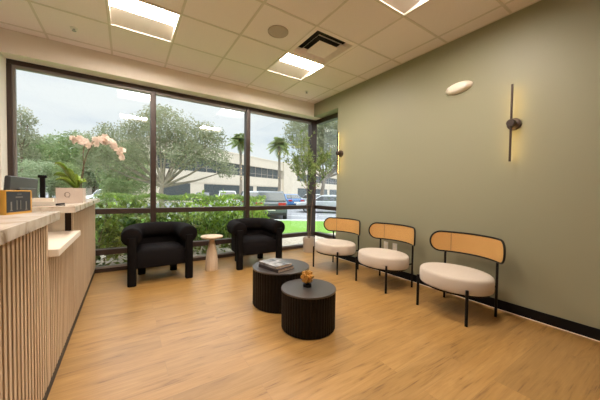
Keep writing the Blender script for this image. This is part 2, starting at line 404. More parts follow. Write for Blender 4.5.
# emergency light
t = tag(empty('emergency_light', (0, -2.735, 2.318)), 'oval off-white emergency light fixture high on the green wall', 'emergency light')
prof = [(math.cos(a)*.5, math.sin(a)) for a in [i*PI/2/8 for i in range(9)]]
e_ = MB(); rx = Matrix.Rotation(R(-4), 4, 'X') @ Matrix.Rotation(-PI/2, 4, 'Y')
e_.lathe([(max(.002, .5*math.cos(a)**.6 if a < PI/2-.01 else .002), .062*math.sin(a)) for a in [i*PI/2/8 for i in range(9)]], n=36, sx=.12, sy=.285, mx=rx)
e_.build('housing', 'ledge', t, smooth=True)
for s in (-1, 1):
    MB().lathe([(.020, .03), (.020, .052), (.012, .058)], n=20, mx=Matrix.Translation((0, s*.085, s*.006)) @ Matrix.Rotation(-PI/2, 4, 'Y')).build('lamp_head', 'white', t, smooth=True)

# outlets
for y, lb in ((-1.80, 'left one of two white wall outlets seen under the middle chair back'), (-1.95, 'right one of two white wall outlets seen under the middle chair back')):
    t = tag(empty('wall_outlet', (0, y, .39)), lb, 'outlet', 'wall outlets behind the middle chair')
    MB().box(-.006, 0, -.036, .036, -.058, .058).build('cover_plate', 'white', t, bevel=.002)
    s_ = MB()
    for z in (-.024, .024): s_.box(-.009, -.006, -.017, .017, z-.015, z+.015)
    s_.build('socket', 'ledge', t)

# ------------------------------------------------------------------ reception counter
XF = -3.452
t = tag(empty('reception_counter', (XF, -2.0, 0)), 'light oak slatted reception counter along the left with two raised sections', 'counter')
t.location = (0, 0, 0)
b = MB(); b.box(-3.86, XF-.032, -4.3, -2.37, .0, .965); b.box(-3.655, XF-.032, -2.37, -1.56, .0, .765); b.box(-3.655, XF-.032, -1.56, .185, .0, .965)
b.build('cabinet_body', 'ledge', t)
b = MB(); b.box(XF-.032, XF-.025, -4.3, -2.37, .085, .965); b.box(XF-.032, XF-.025, -2.37, -1.56, .085, .765); b.box(XF-.032, XF-.025, -1.56, .185, .085, .965)
b.build('slat_backing', 'slatback', t)
b = MB(); y = -4.3; p = .044
while y < .18:
    zt = .765 if -2.37 < y+.01 < -1.56 else .965
    wd = .0245
    b.box(XF-.026, XF, y, y+wd, .085, zt); y += p
b.box(XF-.016, XF+.001, -2.394, -2.37, .085, .965); b.box(XF-.012, XF, -1.560, -1.535, .085, .965)
b.build('slat_front', 'slat', t)
MB().box(XF-.050, XF-.0125, -1.562, -1.552, .8055, .9645).build('end_strip', 'slatback', t)
MB().box(XF-.020, XF-.010, -4.3, .185, 0, .085).build('toe_kick', 'blackbase', t)
MB().box(-3.86, -3.402, -4.3, -2.37, .965, 1.010).build('countertop', 'stone', t, bevel=.003)
MB().box(-3.670, -3.402, -1.86, .185, .965, 1.010).build('countertop', 'stone', t, bevel=.003)
MB().box(-3.66, -3.408, -2.369, -1.562, .765, .805).build('lower_ledge', 'ledge', t, bevel=.003)
# staff desk behind the counter
t = tag(empty('staff_desk', (0, 0, 0)), 'cream staff worktop behind the reception counter under the monitor', 'desk')
MB().box(-4.6, -3.865, -3.6, -.3, .715, .745).box(-3.865, -3.675, -2.365, -.3, .715, .745).build('worktop', 'ledge', t)
for x_, y_ in ((-4.56, -3.47), (-4.56, -.39), (-3.92, -3.47), (-3.92, -.39)): MB().box(x_-.02, x_+.02, y_-.03, y_+.03, 0, .715).build('leg', 'black', t)

# ochre carton with dark window panel
t = tag(empty('display_box', (-3.524, -2.500, 1.0105), R(-16.7)), 'ochre cardboard box with a dark printed front on the near countertop', 'box')
MB().box(-.14, 0, -.084, .084, 0, .110).build('carton', 'orange', t, bevel=.001)
MB().box(0, .0012, -.081, .072, .010, .105).build('front_panel', 'panelblack', t)
fp = [o_ for o_ in t.children if o_.name.startswith('front_panel')][0]
marks = [(y, y, .004, .020, .058) for y in (-.055, .040)]+[(y, y, .008, .016, .0198) for y in (-.055, .040)]+[(y, y, .002, .020, .064) for y in (-.020, .004)]+[(-.005, 0, .023, .076, .081), (-.004, 0, .014, .091, .094)]
for y, _, hw, z0, z1 in marks: MB().box(.0012, .002, y-hw, y+hw, z0, z1).build('printed_mark', 'greyprint', fp)

# monitor
t = tag(empty('computer_monitor', (-3.735, -1.545, .7455)), 'dark grey computer monitor seen from behind, behind the ochre box', 'monitor')
mz = Matrix.Translation((0, 0, .29)) @ Matrix.Rotation(R(4), 4, 'Y')
MB().box(-.02, .008, -.315, .315, -.175, .175, mx=mz).build('screen_housing', 'monitor', t, bevel=.008)
MB().box(.008, .028, -.20, .20, -.11, .10, mx=mz).build('back_cover', 'monitor', t, bevel=.008)
MB().box(-.065, -.030, -.025, .025, .01, .30).build('stand_neck', 'monitor', t, bevel=.004)
MB().box(-.16, .02, -.11, .11, 0, .012).build('stand_foot', 'monitor', t, bevel=.004)
MB().box(-.0215, -.0200, -.305, .305, -.165, .165, mx=mz).build('screen', 'panelblack', t)

# slim black device and clutter on the far countertop
t = tag(empty('card_stand', (-3.618, -1.60, 1.0105)), 'slim black post with a wide head standing on the far countertop left of the orchid', 'stand')
MB().box(-.022, .022, -.03, .03, 0, .008).build('base', 'black', t, bevel=.002)
MB().box(-.014, .014, -.012, .012, .01, .20).build('post', 'black', t, bevel=.003)
MB().box(-.024, .024, -.018, .018, .198, .220).build('head', 'black', t, bevel=.006)
t = tag(empty('brochure_holder', (-3.585, -1.73, 1.0105)), 'small clear holder with cream cards at the end of the far countertop', 'card holder')
MB().box(-.07, .06, -.03, .03, 0, .012).box(-.07, .06, .024, .030, .012, .055).box(-.07, .06, -.03, -.026, .012, .03).build('tray', 'acrylic', t, bevel=.001)
c_ = MB()
for k in range(5): c_.box(-.058, .048, -.018+k*.008, -.014+k*.008, .013, .045+k*.002)
c_.build('cards', 'ledge', t)
t = tag(empty('stapler', (-3.50, -1.735, 1.0105), R(14)), 'small dark stapler lying on the far countertop before the planter', 'stapler')
MB().box(-.026, .026, -.010, .010, 0, .006).build('base', 'black', t, bevel=.002)
MB().box(-.025, .026, -.008, .008, .007, .017, mx=Matrix.Rotation(R(-5), 4, 'Y')).build('arm', 'black', t, bevel=.004)

# orchid
t = tag(empty('potted_orchid', (-3.508, -1.21, 1.0105)), 'blush orchid with an arching spray in a square cream planter on the counter', 'orchid')
pw = .090
p_ = MB()
for a, b_, c, d in ((-pw, pw, -pw, -pw+.008), (-pw, pw, pw-.008, pw), (-pw, -pw+.008, -pw+.008, pw-.008), (pw-.008, pw, -pw+.008, pw-.008)): p_.box(a, b_, c, d, 0, .130)
p_.box(-pw+.008, pw-.008, -pw+.008, pw-.008, 0, .01)
pl = p_.build('planter', 'concrete', t, bevel=.0015)
MB().box(-pw+.009, pw-.009, -pw+.009, pw-.009, .08, .115).build('potting_bark', 'soil', t)
lg = MB(); rr = Matrix.Translation((-.016, -pw-.0008, .072)) @ Matrix.Rotation(PI/2, 4, 'X')
n = 28; vs = []; fs = []
for i in range(n):
    a = 2*PI*i/n
    for r_ in (.020, .0165): vs.append(rr @ Vector((r_*math.cos(a), r_*math.sin(a)*1.1, 0)))
for i in range(n): k = (i+1) % n; fs.append((2*i, 2*k, 2*k+1, 2*i+1))
lg.add(vs, fs); lg.box(-.028, -.0255, -pw-.0012, -pw-.0004, .056, .088); lg.box(-.006, -.003, -pw-.0012, -pw-.0004, .044, .058)
lg.build('logo', 'barkd', t)
def strap(base, az, L, wd, rise, droop, tw=.7):
    m_ = MB(); d = Vector((math.cos(az), math.sin(az), 0)); s_ = Vector((-math.sin(az), math.cos(az), 0))*math.cos(tw)+Vector((0, 0, 1))*math.sin(tw); N = 9
    vs = []; fs = []
    for i in range(N+1):
        u = i/N; p = Vector(base)+d*L*u+Vector((0, 0, rise*math.sin(u*PI*.55)-droop*u*u)); w_ = wd*math.sin(PI*(.12+.86*u))**.7
        vs += [p+s_*w_+Vector((0, 0, .008)), p, p-s_*w_+Vector((0, 0, .008))]
    for i in range(N):
        for k in (0, 1): fs.append((3*i+k, 3*i+k+1, 3*i+k+4, 3*i+k+3))
    m_.add(vs, fs); o = m_.build('leaf', 'orchleaf', t, smooth=True, ang=80)
    md = o.modifiers.new('s', 'SOLIDIFY'); md.thickness = .003; return o
for az, L, wd, ri, dr, tw in ((R(205), .145, .033, .22, 0, .5), (R(232), .10, .030, .17, .0, .4), (R(180), .15, .028, .15, .03, 1.0), (R(-20), .075, .026, .10, .03, .8),
                          (R(-55), .08, .020, .12, .05, .5), (R(75), .09, .022, .14, .03, .3), (R(268), .06, .018, .13, .0, .3), (R(215), .15, .028, .11, .03, .5)):
    strap((.035, 0, .115), az, L, wd, ri, dr, tw)
st1 = [(.055, 0, .11), (.065, 0, .20), (.08, .0, .30), (.105, .0, .42), (.14, .0, .51), (.175, 0, .565), (.215, 0, .59), (.265, 0, .58), (.31, 0, .55), (.35, 0, .50), (.38, 0, .44)]
st2 = [(.065, .01, .11), (.072, .01, .20), (.085, .01, .30), (.082, .0, .40), (.085, 0, .47), (.098, 0, .53), (.09, 0, .562), (.055, 0, .572), (.02, 0, .555)]
def smooth_path(P, n=4):
    P = [Vector(p) for p in P]; out = []
    for i in range(len(P)-1):
        p0, p1, p2, p3 = P[max(i-1, 0)], P[i], P[i+1], P[min(i+2, len(P)-1)]
        for k in range(n):
            u = k/n; out.append(.5*((2*p1)+(p2-p0)*u+(2*p0-5*p1+4*p2-p3)*u*u+(3*p1-p0-3*p2+p3)*u**3))
    return out+[P[-1]]
for P in (st1, st2): MB().tube(smooth_path(P), .0035, n=7).build('stem', 'barkd', t, smooth=True, ang=80)
def make_flower():
    f = MB()
    for k in range(5):
        a = 2*PI*k/5+PI/2; wd = .021 if k in (1, 4) else .014; L = .034
        d = Vector((math.cos(a), 0, math.sin(a))); s_ = Vector((-math.sin(a), 0, math.cos(a)))
        vs = [Vector((0, 0, 0))]+[d*L*u+s_*wd*math.sin(PI*u**.8)*sg+Vector((0, -.006*math.sin(PI*u), 0)) for sg in (1, -1) for u in (.3, .6, .85)]+[d*L]
        f.add(vs, [(0, 1, 4), (1, 2, 5, 4), (2, 3, 6, 5), (3, 7, 6)])
    o = f.build('flower', 'petal', t, smooth=True, ang=80)
    c = MB().lathe([(.002, -.012), (.007, -.008), (.005, 0)], n=8, mx=Matrix.Rotation(PI/2, 4, 'X')).build('lip', 'petalc', o); return o
fl0 = make_flower(); first = True
rnd = random.Random(3)
sp = smooth_path(st1, 3)[14:]; sp2 = smooth_path(st2, 3)[16:]
for P in (sp, sp2):
    for i in range(0, len(P)):
        for rep in range(1 if i % 2 else 2):
            o = fl0 if first else copy_tree(fl0, t); first = False
            o.location = P[i]+Vector((rnd.uniform(-.024, .024), -.016+rnd.uniform(-.02, .015), rnd.uniform(-.036, .024)))
            o.rotation_euler = (rnd.uniform(-.5, .2), rnd.uniform(-.9, .9), rnd.uniform(-1.0, .9)); s_ = rnd.uniform(.72, .98); o.scale = (s_, s_, s_)

# ------------------------------------------------------------------ black armchairs
def make_armchair():
    t = empty('armchair')      # origin at front centre on floor, faces -y
    W = .315; rr = .108; zr = .575
    # U-shaped roll: left arm front -> around the back -> right arm front
    pts = [(-W, -.055, zr), (-W, -.02, zr), (-W, .06, zr), (-W, .18, zr), (-W+.01, .30, zr+.002), (-W+.06, .41, zr+.004), (-W+.15, .475, zr+.006), (0, .50, zr+.008),
           (W-.15, .475, zr+.006), (W-.06, .41, zr+.004), (W-.01, .30, zr+.002), (W, .18, zr), (W, .06, zr), (W, -.02, zr), (W, -.055, zr)]
    P = smooth_path(pts, 3); n = len(P)
    rs = []
    for i, p in enumerate(P):
        e = min(i, n-1-i); k = [.72, .90, .97, 1.0][min(e, 3)]
        rs.append(rr*k)
    o = MB().tube(P, rs, n=22).build('arm_roll', 'velvet', t, smooth=True, ang=60)
    # shell below the roll
    vs = []; fs = []; q = smooth_path([(-W+.0, .02, 0), (-W, .18, 0), (-W+.02, .30, 0), (-W+.08, .41, 0), (-W+.17, .465, 0), (0, .485, 0), (W-.17, .465, 0), (W-.08, .41, 0), (W-.02, .30, 0), (W, .18, 0), (W, .02, 0)], 3)
    m_ = MB(); N = len(q)
    for i, p in enumerate(q):
        d = (q[min(i+1, N-1)]-q[max(i-1, 0)]).normalized(); s_ = Vector((-d.y, d.x, 0))*.045
        for a, z in ((s_, .235), (s_, .56), (-s_, .56), (-s_, .235)): vs.append((p.x+a.x, p.y+a.y, z))
    for i in range(N-1):
        for k in range(4): fs.append((4*i+k, 4*i+(k+1) % 4, 4*i+4+(k+1) % 4, 4*i+4+k))
    fs += [(0, 1, 2, 3), (4*N-4, 4*N-3, 4*N-2, 4*N-1)]
    m_.add(vs, fs).build('back_shell', 'velvet', t, smooth=True, ang=50)
    # seat block with crowned top
    NX, NY = 14, 12; vs = []; fs = []
    for j in range(NY+1):
        for i in range(NX+1):
            u = i/NX*2-1; v = j/NY*2-1
            x = u*.285; y = .205+v*.245
            if v > .3: x *= 1-.25*((v-.3)/.7)**2
            if v < 0: y -= .025*(1-u*u)
            e = (1-abs(u)**6)*(1-abs(v)**6)
            vs.append((x, y, .375+.045*e**.6+.012*(1-u*u)*(1-v*v)))
    o0 = len(vs)
    for j in range(NY+1):
        for i in range(NX+1):
            x, y, z = vs[j*(NX+1)+i]; vs.append((x, y, .200))
    for j in range(NY):
        for i in range(NX):
            a = j*(NX+1)+i; fs.append((a, a+1, a+NX+2, a+NX+1)); a += o0; fs.append((a, a+NX+1, a+NX+2, a+1))
    for i in range(NX):
        fs.append((i, i+o0, i+1+o0, i+1)); a = NY*(NX+1)+i; fs.append((a, a+1, a+1+o0, a+o0))
    for j in range(NY):
        a = j*(NX+1); fs.append((a, a+NX+1, a+NX+1+o0, a+o0)); a += NX; fs.append((a, a+o0, a+NX+1+o0, a+NX+1))
    MB().add(vs, fs).build('seat', 'velvet', t, smooth=True, ang=60)
    for x, y, z1 in ((-W, -.040, .572), (W, -.040, .572), (-.195, .44, .26), (.195, .44, .26)):
        m_ = MB(); pr = []
        for k in range(20):
            a = 2*PI*k/20; ca, sa = math.cos(a), math.sin(a)
            pr.append((x+.046*math.copysign(abs(ca)**.6, ca), y+.046*math.copysign(abs(sa)**.6, sa)))
        vs = [(a, b, z) for z in (0, z1) for a, b in pr]
        m_.add(vs, [tuple(range(19, -1, -1)), tuple(range(20, 40))]+[(i, (i+1) % 20, (i+1) % 20+20, i+20) for i in range(20)])
        m_.build('leg', 'legblack', t, bevel=.008, bseg=2)
    return t
ac = make_armchair(); ac.location = (-2.737, -.575, 0)
tag(ac, 'black velvet barrel armchair nearer the reception counter', 'armchair', 'black armchairs by the window')
a2 = copy_tree(ac); a2.location = (-1.412, -.575, 0); a2.rotation_euler = (0, 0, R(-3))
tag(a2, 'black velvet barrel armchair between the wooden side table and the potted tree', 'armchair', 'black armchairs by the window')

# side table
t = tag(empty('side_table', (-2.075, -.405, 0)), 'pale turned-wood side table with a round top between the black armchairs', 'side table')
MB().lathe([(.06, .452), (.135, .460), (.153, .470), (.155, .484), (.150, .490)], n=40).build('table_top', 'maple', t, smooth=True)
MB().lathe([(.092, 0), (.094, .012), (.088, .12), (.070, .25), (.050, .36), (.038, .42), (.042, .452)], n=36).build('pedestal', 'maple', t, smooth=True)

# ------------------------------------------------------------------ fluted drum tables
def drum(loc, r, h, label):
    t = tag(empty('coffee_table', loc), label, 'coffee table', 'fluted drum coffee tables')
    nf = 56; N = nf*6; vs = []; fs = []
    for z in (0.008, h-.016):
        for i in range(N):
            a = 2*PI*i/N; rr = r-.004-.007*(1-abs(math.sin(a*nf/2))**.6)
            vs.append((rr*math.cos(a), rr*math.sin(a), z))
    for i in range(N): k = (i+1) % N; fs.append((i, k, N+k, N+i))
    fs += [tuple(range(N-1, -1, -1)), tuple(range(N, 2*N))]
    MB().add(vs, fs).build('fluted_body', 'drum', t, smooth=True, ang=50)
    MB().lathe([(r-.015, 0), (r-.015, .008)], n=48).build('plinth', 'black', t)
    MB().lathe([(r-.002, h-.016), (r, h-.013), (r, h-.003), (r-.003, h)], n=96).build('table_top', 'drumtop', t, smooth=True)
drum((-1.771, -1.904, 0), .291, .377, 'larger fluted dark drum coffee table holding the books')
drum((-1.815, -2.462, 0), .231, .332, 'smaller lower fluted dark drum coffee table holding the gold ornament')

# books
def book(name, loc, rz, L, W, T, cov, label):
    t = tag(empty(name, loc, rz), label, 'book', 'books on the larger drum table')
    MB().box(-L/2, L/2, -W/2, W/2, 0, .003).box(-L/2, L/2, -W/2, W/2, T-.003, T).box(-L/2, -L/2+.003, -W/2, W/2, .003, T-.003).build('cover', cov, t)
    MB().box(-L/2+.003, L/2-.005, -W/2+.004, W/2-.004, .003, T-.003).build('pages', 'pages', t)
book('book', (-1.855, -1.955, .3775), R(14), .215, .29, .030, 'bookd', 'lower thick dark coffee table book in the stack on the larger drum table')
book('book', (-1.860, -1.948, .4080), R(10), .205, .275, .026, 'bookw', 'upper pale-covered coffee table book in the stack on the larger drum table')

# gold burr ornament
t = tag(empty('knot_ornament', (-1.815, -2.44, .3325), R(18)), 'small gold interlocking-block ornament on a dark base, on the smaller drum table', 'ornament')
MB().lathe([(.036, 0), (.036, .022), (.030, .026)], n=28).build('base', 'black', t, smooth=True)
g = MB(); zc = .083; b_ = .0115; L = .050; o_ = .0175
rot = Matrix.Translation((0, 0, zc)) @ Matrix.Rotation(R(16), 4, 'X') @ Matrix.Rotation(R(10), 4, 'Y') @ Matrix.Rotation(R(8), 4, 'Z')
for s in (-1, 1):
    g.box(-L, L, s*o_-b_, s*o_+b_, -b_*2, b_*2, mx=rot); g.box(-b_*2, b_*2, -L, L, s*o_-b_, s*o_+b_, mx=rot); g.box(s*o_-b_, s*o_+b_, -b_*2, b_*2, -L, L, mx=rot)
g.build('blocks', 'gold', t, bevel=.002)

# ------------------------------------------------------------------ cream and cane accent chairs
def make_lounge():
    t = empty('accent_chair')     # local: +x toward wall (back), y lateral, origin centre of legs on floor
    # seat: oval cushion
    NZ = [(.0, .258), (.93, .258), (.985, .262), (1.0, .275), (1.005, .32), (1.0, .368), (.985, .384), (.95, .394), (.82, .400), (.5, .404), (.01, .406)]
    MB().lathe([(max(r, .003), z) for r, z in NZ], cx=-.03, n=56, sx=.268, sy=.328, cap=False).build('seat', 'boucle', t, smooth=True, ang=80)
    # under frame ring
    ring = [(-.03+.245*math.cos(a), .300*math.sin(a), .249) for a in [2*PI*i/48 for i in range(49)]]
    MB().tube(ring, .009, n=8, cap=False).build('seat_frame', 'black', t, smooth=True, ang=80)
    for s in (-1, 1):
        fx = -.235; rx_ = .205
        MB().tube([(fx, s*.245, 0), (fx, s*.245, .312)], .0125, n=12).build('leg', 'black', t, smooth=True)
        MB().tube([(rx_, s*.255, 0), (rx_, s*.255, .60)], .011, n=12).build('leg', 'black', t, smooth=True)
        MB().tube([(rx_, s*.255, .285), (.15, s*.20, .262)], .009, n=8).build('bracket', 'black', t, smooth=True)
    # curved pill backrest
    Rc = .45; cx_ = .275-Rc; half = .375; hz = .105; zc = .622
    def P(s, z, off=0): a = s/Rc; return Vector((cx_+(Rc+off)*math.cos(a), (Rc+off)*math.sin(a), z))
    Sx = .42
    outline = []
    for k in range(17): a = -PI/2+PI*k/16; outline.append((Sx-hz+hz*math.cos(a), hz*math.sin(a)))
    for k in range(1, 12): outline.append((Sx-hz-(2*(Sx-hz))*k/12, hz))
    for k in range(17): a = PI/2+PI*k/16; outline.append((-Sx+hz+hz*math.cos(a), hz*math.sin(a)))
    for k in range(1, 12): outline.append((-Sx+hz+(2*(Sx-hz))*k/12, -hz))
    loop = [P(s, zc+z) for s, z in outline]; loop.append(loop[0]); loop.append(loop[1])
    MB().tube(loop, .0095, n=8, cap=False).build('back_frame', 'black', t, smooth=True, ang=80)
    NS = 44; vs = []; fs = []
    for off in (-.005, .005):
        for i in range(NS+1):
            s = -Sx+.004+(2*Sx-.008)*i/NS; e = abs(s)-(Sx-hz); hh = hz if e <= 0 else math.sqrt(max(0, hz*hz-e*e))
            hh = max(hh-.003, .001)
            vs += [P(s, zc-hh, off), P(s, zc+hh, off)]
    o0 = 2*(NS+1)
    for i in range(NS): a = 2*i; fs += [(a, a+2, a+3, a+1), (a+o0, a+o0+1, a+o0+3, a+o0+2)]
    MB().add(vs, fs).build('cane_back', 'cane', t, smooth=True, ang=80)
    sm = MB()
    for s in (.215,): sm.tube([P(s, zc-hz+.005, -.006), P(s, zc+hz-.005, -.006)], .0022, n=6)
    sm.build('cane_seam', 'barkd', t)
    return t
l0 = make_lounge()
for i, (x, y, rz, lb) in enumerate(((-.405, -2.965, R(-6), 'cream oval-seat chair with curved cane back nearest the camera, under the tall sconce'),
                                   (-.395, -2.09, R(-3), 'middle one of the three cream oval-seat chairs with curved cane backs'),
                                   (-.452, -1.245, R(6), 'cream oval-seat chair with curved cane back farthest off, next to the corner window'))):
    o = l0 if i == 0 else copy_tree(l0)
    o.location = (x, y, 0); o.rotation_euler = (0, 0, rz)
    tag(o, lb, 'chair', 'cream cane-back chairs along the green wall')

# ------------------------------------------------------------------ potted tree in the corner
t = tag(empty('potted_tree', (-.185, -.150, 0)), 'slender potted olive tree in a cream pot at the window corner', 'potted tree')
MB().lathe([(.100, 0), (.104, .01), (.116, .275), (.112, .28), (.104, .278), (.098, .20), (.0, .20)], n=36, cap=False).build('pot', 'potw', t, smooth=True)
MB().lathe([(.001, .235), (.100, .235), (.100, .20)], n=28, cap=False).build('soil', 'soil', t)
rnd = random.Random(11)
tr = MB(); tips = []
def grow(p, d, r, L, depth):
    pts = [p]; q = p
    for k in range(4):
        d = (d+Vector((rnd.uniform(-.13, .13), rnd.uniform(-.13, .13), .05))).normalized(); q = q+d*L/4; pts.append(q)
        if depth <= 1 or r < .006: tips.append((q, d))
    tr.tube(pts, [r*(1-.12*i) for i in range(5)], n=6)
    if depth > 0:
        for k in range(3 if depth > 1 else 4):
            a = rnd.uniform(0, 2*PI); sp_ = rnd.uniform(.40, .95)
            nd_ = (d+Vector((math.cos(a)*sp_, math.sin(a)*sp_, rnd.uniform(-.05, .35)))).normalized()
            grow(pts[rnd.choice((2, 3, 4))], nd_, r*.55, L*rnd.uniform(.6, .85), depth-1)
for k, (dx, dy) in enumerate(((.03, -.015), (-.035, .015))):
    base = Vector((dx*.3, dy*.3, .22)); mid = base+Vector((dx*.8, dy*.8, .55))
    tr.tube([base, (base+mid)/2+Vector((.01, 0, 0)), mid], [.010, .008, .007], n=8)
    grow(mid, Vector((dx*4.0, dy*3.0, 1)), .008, .56, 3)
lf = MB()
for q, d in tips:
    for k in range(4):
        v = (d+Vector((rnd.uniform(-1, 1), rnd.uniform(-1, 1), rnd.uniform(-.8, .8)))).normalized()
        nn = Vector((rnd.uniform(-1, 1), rnd.uniform(-1, 1), rnd.uniform(-1, 1)))
        p_ = q+Vector((rnd.uniform(-.02, .02),)*3)
        lf.leaf(p_, v, nn, rnd.uniform(.055, .095), rnd.uniform(.016, .026))
tr.build('trunk', 'barkd', t, smooth=True, ang=80)
# keep the leaves inside the room side of the glass
lf.v = [(min(x, .17+.185), min(y, .165+.150), z) for x, y, z in lf.v]
lf.build('foliage', 'oliveleaf', t)
LEAFN = len(lf.f)

# ------------------------------------------------------------------ outside ground
CAM = Vector((-3.1014, -4.2718, 1.1292)); YAW = .58
FW = Vector((math.sin(YAW), math.cos(YAW), 0)); RT = Vector((math.cos(YAW), -math.sin(YAW), 0))
def gp(lat, dep, z=0): p = CAM+FW*dep+RT*lat; return Vector((p.x, p.y, z))
def px(u, dep, z=0): return gp((u-300)/264.86*dep, dep, z)
GZ = -.42
g = MB(); g.add([(-60, .9, -.13), (40, .9, -.13), (40, 3, -.20), (-60, 3, -.20)], [(0, 1, 2, 3)])
st(MB().add([(-30, .32, -.12), (.32, .32, -.12), (.32, -3, -.12), (3.5, -3, -.12), (3.5, 2.2, -.14), (-30, 2.2, -.14)], [(0, 1, 2, 3, 4, 5)]).build('ground_bed', 'mulch'))
lw = [gp(-3.5, 7.5), gp(-3.5, 9.6), gp(9, 9.6), gp(9, 3.0)]
n_ = MB()
P = [(-30, 2.2, -.14), (3.5, 2.2, -.14), (3.5, -3, -.12), (9, -6, -.15)]
q1 = gp(-30, 14.0, GZ+.05); q2 = gp(16, 14.0, GZ+.05)
n_.add([P[0], P[1], P[2], P[3], q2, q1], [(0, 1, 5), (1, 4, 5), (1, 2, 4), (2, 3, 4)])
st(n_.build('ground_lawn', 'grass'))
c0 = gp(-60, 14.0); c1 = gp(60, 14.0); c2 = gp(120, 160); c3 = gp(-120, 160)
st(MB().add([(v.x, v.y, GZ) for v in (c0, c1, c2, c3)], [(0, 1, 2, 3)]).build('ground_parking', 'asphalt'))
cb = MB(); a0 = gp(-30, 11.25); 
cb.add([tuple(gp(l, d, z)) for d in (13.95, 14.15) for l in (-30, 30) for z in (GZ-.1, GZ+.10)], [(0, 1, 3, 2), (4, 6, 7, 5), (0, 4, 5, 1), (2, 3, 7, 6), (0, 2, 6, 4), (1, 5, 7, 3)])
st(cb.build('curb', 'paint'))
for lat, lb in ((-.15, 'white painted bay line on the asphalt beyond the lawn, left of the potted tree'), (2.6, 'white painted bay line on the asphalt seen in the narrow side window')):
    tag(MB().add([tuple(gp(lat+a, d, GZ+.004)) for a, d in ((-1.3, 18.0), (1.2, 17.2), (1.2, 17.38), (-1.3, 18.18))], [(0, 1, 2, 3)]).build('road_marking', 'paint'), lb, 'road marking')

# ------------------------------------------------------------------ shrubs
def shrub_mesh(seed, rx, ry, rz, n, lmin, lmax, lw_):
    r = random.Random(seed); f = MB(); s = MB()
    for k in range(9):
        a = r.uniform(0, 2*PI); q = Vector((math.cos(a)*rx*.6, math.sin(a)*ry*.6, rz*r.uniform(1.1, 1.7)))
        s.tube([Vector((0, 0, 0)), q*.5+Vector((0, 0, .05)), q], [.012, .009, .004], n=5)
    for k in range(n):
        u = r.random()**.4; a = r.uniform(0, 2*PI); c = r.uniform(-1, 1); sn = math.sqrt(1-c*c)
        lump = 1+.22*math.sin(3*a+seed)*math.cos(4*c+seed)
        p = Vector((rx*u*sn*math.cos(a)*lump, ry*u*sn*math.sin(a)*lump, rz+rz*u*c*lump)); p.z = max(p.z, .03)
        d = Vector((r.uniform(-1, 1), r.uniform(-1, 1), r.uniform(-.5, 1)))+p.normalized()*.4
        f.leaf(p, d, Vector((r.uniform(-1, 1), r.uniform(-1, 1), r.uniform(-.3, 1))), r.uniform(lmin, lmax), r.uniform(lmin, lmax)*lw_)
    return f, s
def make_shrub(name, seed, dims, n, l0_, l1_, lw_, m_):
    t = empty(name); f, s = shrub_mesh(seed, *dims, n, l0_, l1_, lw_)
    f.build('foliage', m_, t); s.build('stem', 'barkd', t); return t
shA = make_shrub('garden_shrub', 1, (.48, .42, .55), 850, .07, .15, .5, 'hedgeleaf')
shB = make_shrub('garden_shrub', 5, (.46, .40, .58), 1000, .06, .13, .5, 'brightleaf')
sh = [(-4.75, .95, 'A', .95), (-4.15, 1.05, 'A', 1.0), (-3.55, .95, 'A', .98), (-2.95, 1.05, 'A', 1.0), (-2.35, .95, 'A', .90), (-1.75, 1.1, 'A', .80),
      (-1.30, .90, 'A', .72), (-1.85, 1.75, 'B', 1.0), (-1.15, 1.9, 'B', 1.03), (-.45, 1.9, 'B', .95), (-3.2, 1.8, 'B', .90), (-4.3, 1.9, 'B', .88), (2.05, .55, 'B', .75)]
SL = ['glossy dark shrub outside, hard against the counter end of the window', 'second glossy dark shrub outside from the counter end', 'glossy dark shrub outside behind the left armchair',
      'glossy dark shrub outside right behind the left mullion', 'glossy dark shrub outside behind the wooden side table', 'low glossy dark shrub outside just left of the second armchair',
      'low glossy dark shrub outside behind the second armchair', 'yellow green shrub rising above the rail in the middle window bay', 'yellow green shrub left of the right mullion, tallest in the hedge',
      'yellow green shrub straight behind the right mullion', 'yellow green shrub topping the hedge behind the left mullion', 'yellow green shrub topping the hedge left of the first armchair', 'small yellow green shrub at the foot of the narrow side window']
used = set()
for i, (x, y, k, s) in enumerate(sh):
    src = shA if k == 'A' else shB
    o = src if k not in used else copy_tree(src); used.add(k)
    o.location = (x, y, -.13); o.scale = (s, s, s); o.rotation_euler = (0, 0, i*1.3)
    tag(o, SL[i], 'shrub', 'shrubs along the outside of the window')
# clipped hedge behind
f = MB(); rnd = random.Random(5)
for k in range(9000):
    lat = rnd.uniform(-8.0, -1.4); dep = 10.2+rnd.uniform(0, .8); z = rnd.uniform(-.35, .92+.08*math.sin(lat*3))
    if rnd.random() < .5: z = .80+rnd.uniform(0, .15)+.05*math.sin(lat*4)
    elif rnd.random() < .7: dep = 10.2+rnd.uniform(0, .12)
    f.leaf(gp(lat, dep, z), Vector((rnd.uniform(-1, 1), rnd.uniform(-1, 1), rnd.uniform(-.4, 1))), Vector((rnd.uniform(-1, 1), rnd.uniform(-1, 1), rnd.uniform(-1, 1))), rnd.uniform(.05, .1), rnd.uniform(.04, .06))
hd = tag(empty('clipped_hedge', gp(-4.7, 10.6, 0)), 'long clipped light green hedge at the edge of the parking lot', 'hedge')
hd.location = (0, 0, 0)
f.build('foliage', leafmat('clipped hedge leaves', (.15, .23, .06), (.27, .34, .10), 3), hd)
s_ = MB()
for k in range(12): p_ = gp(-7.8+k*.55, 10.6, -.4); s_.tube([p_, p_+Vector((.03, 0, 1.05))], .02, n=6)
s_.build('stem', 'barkd', hd)

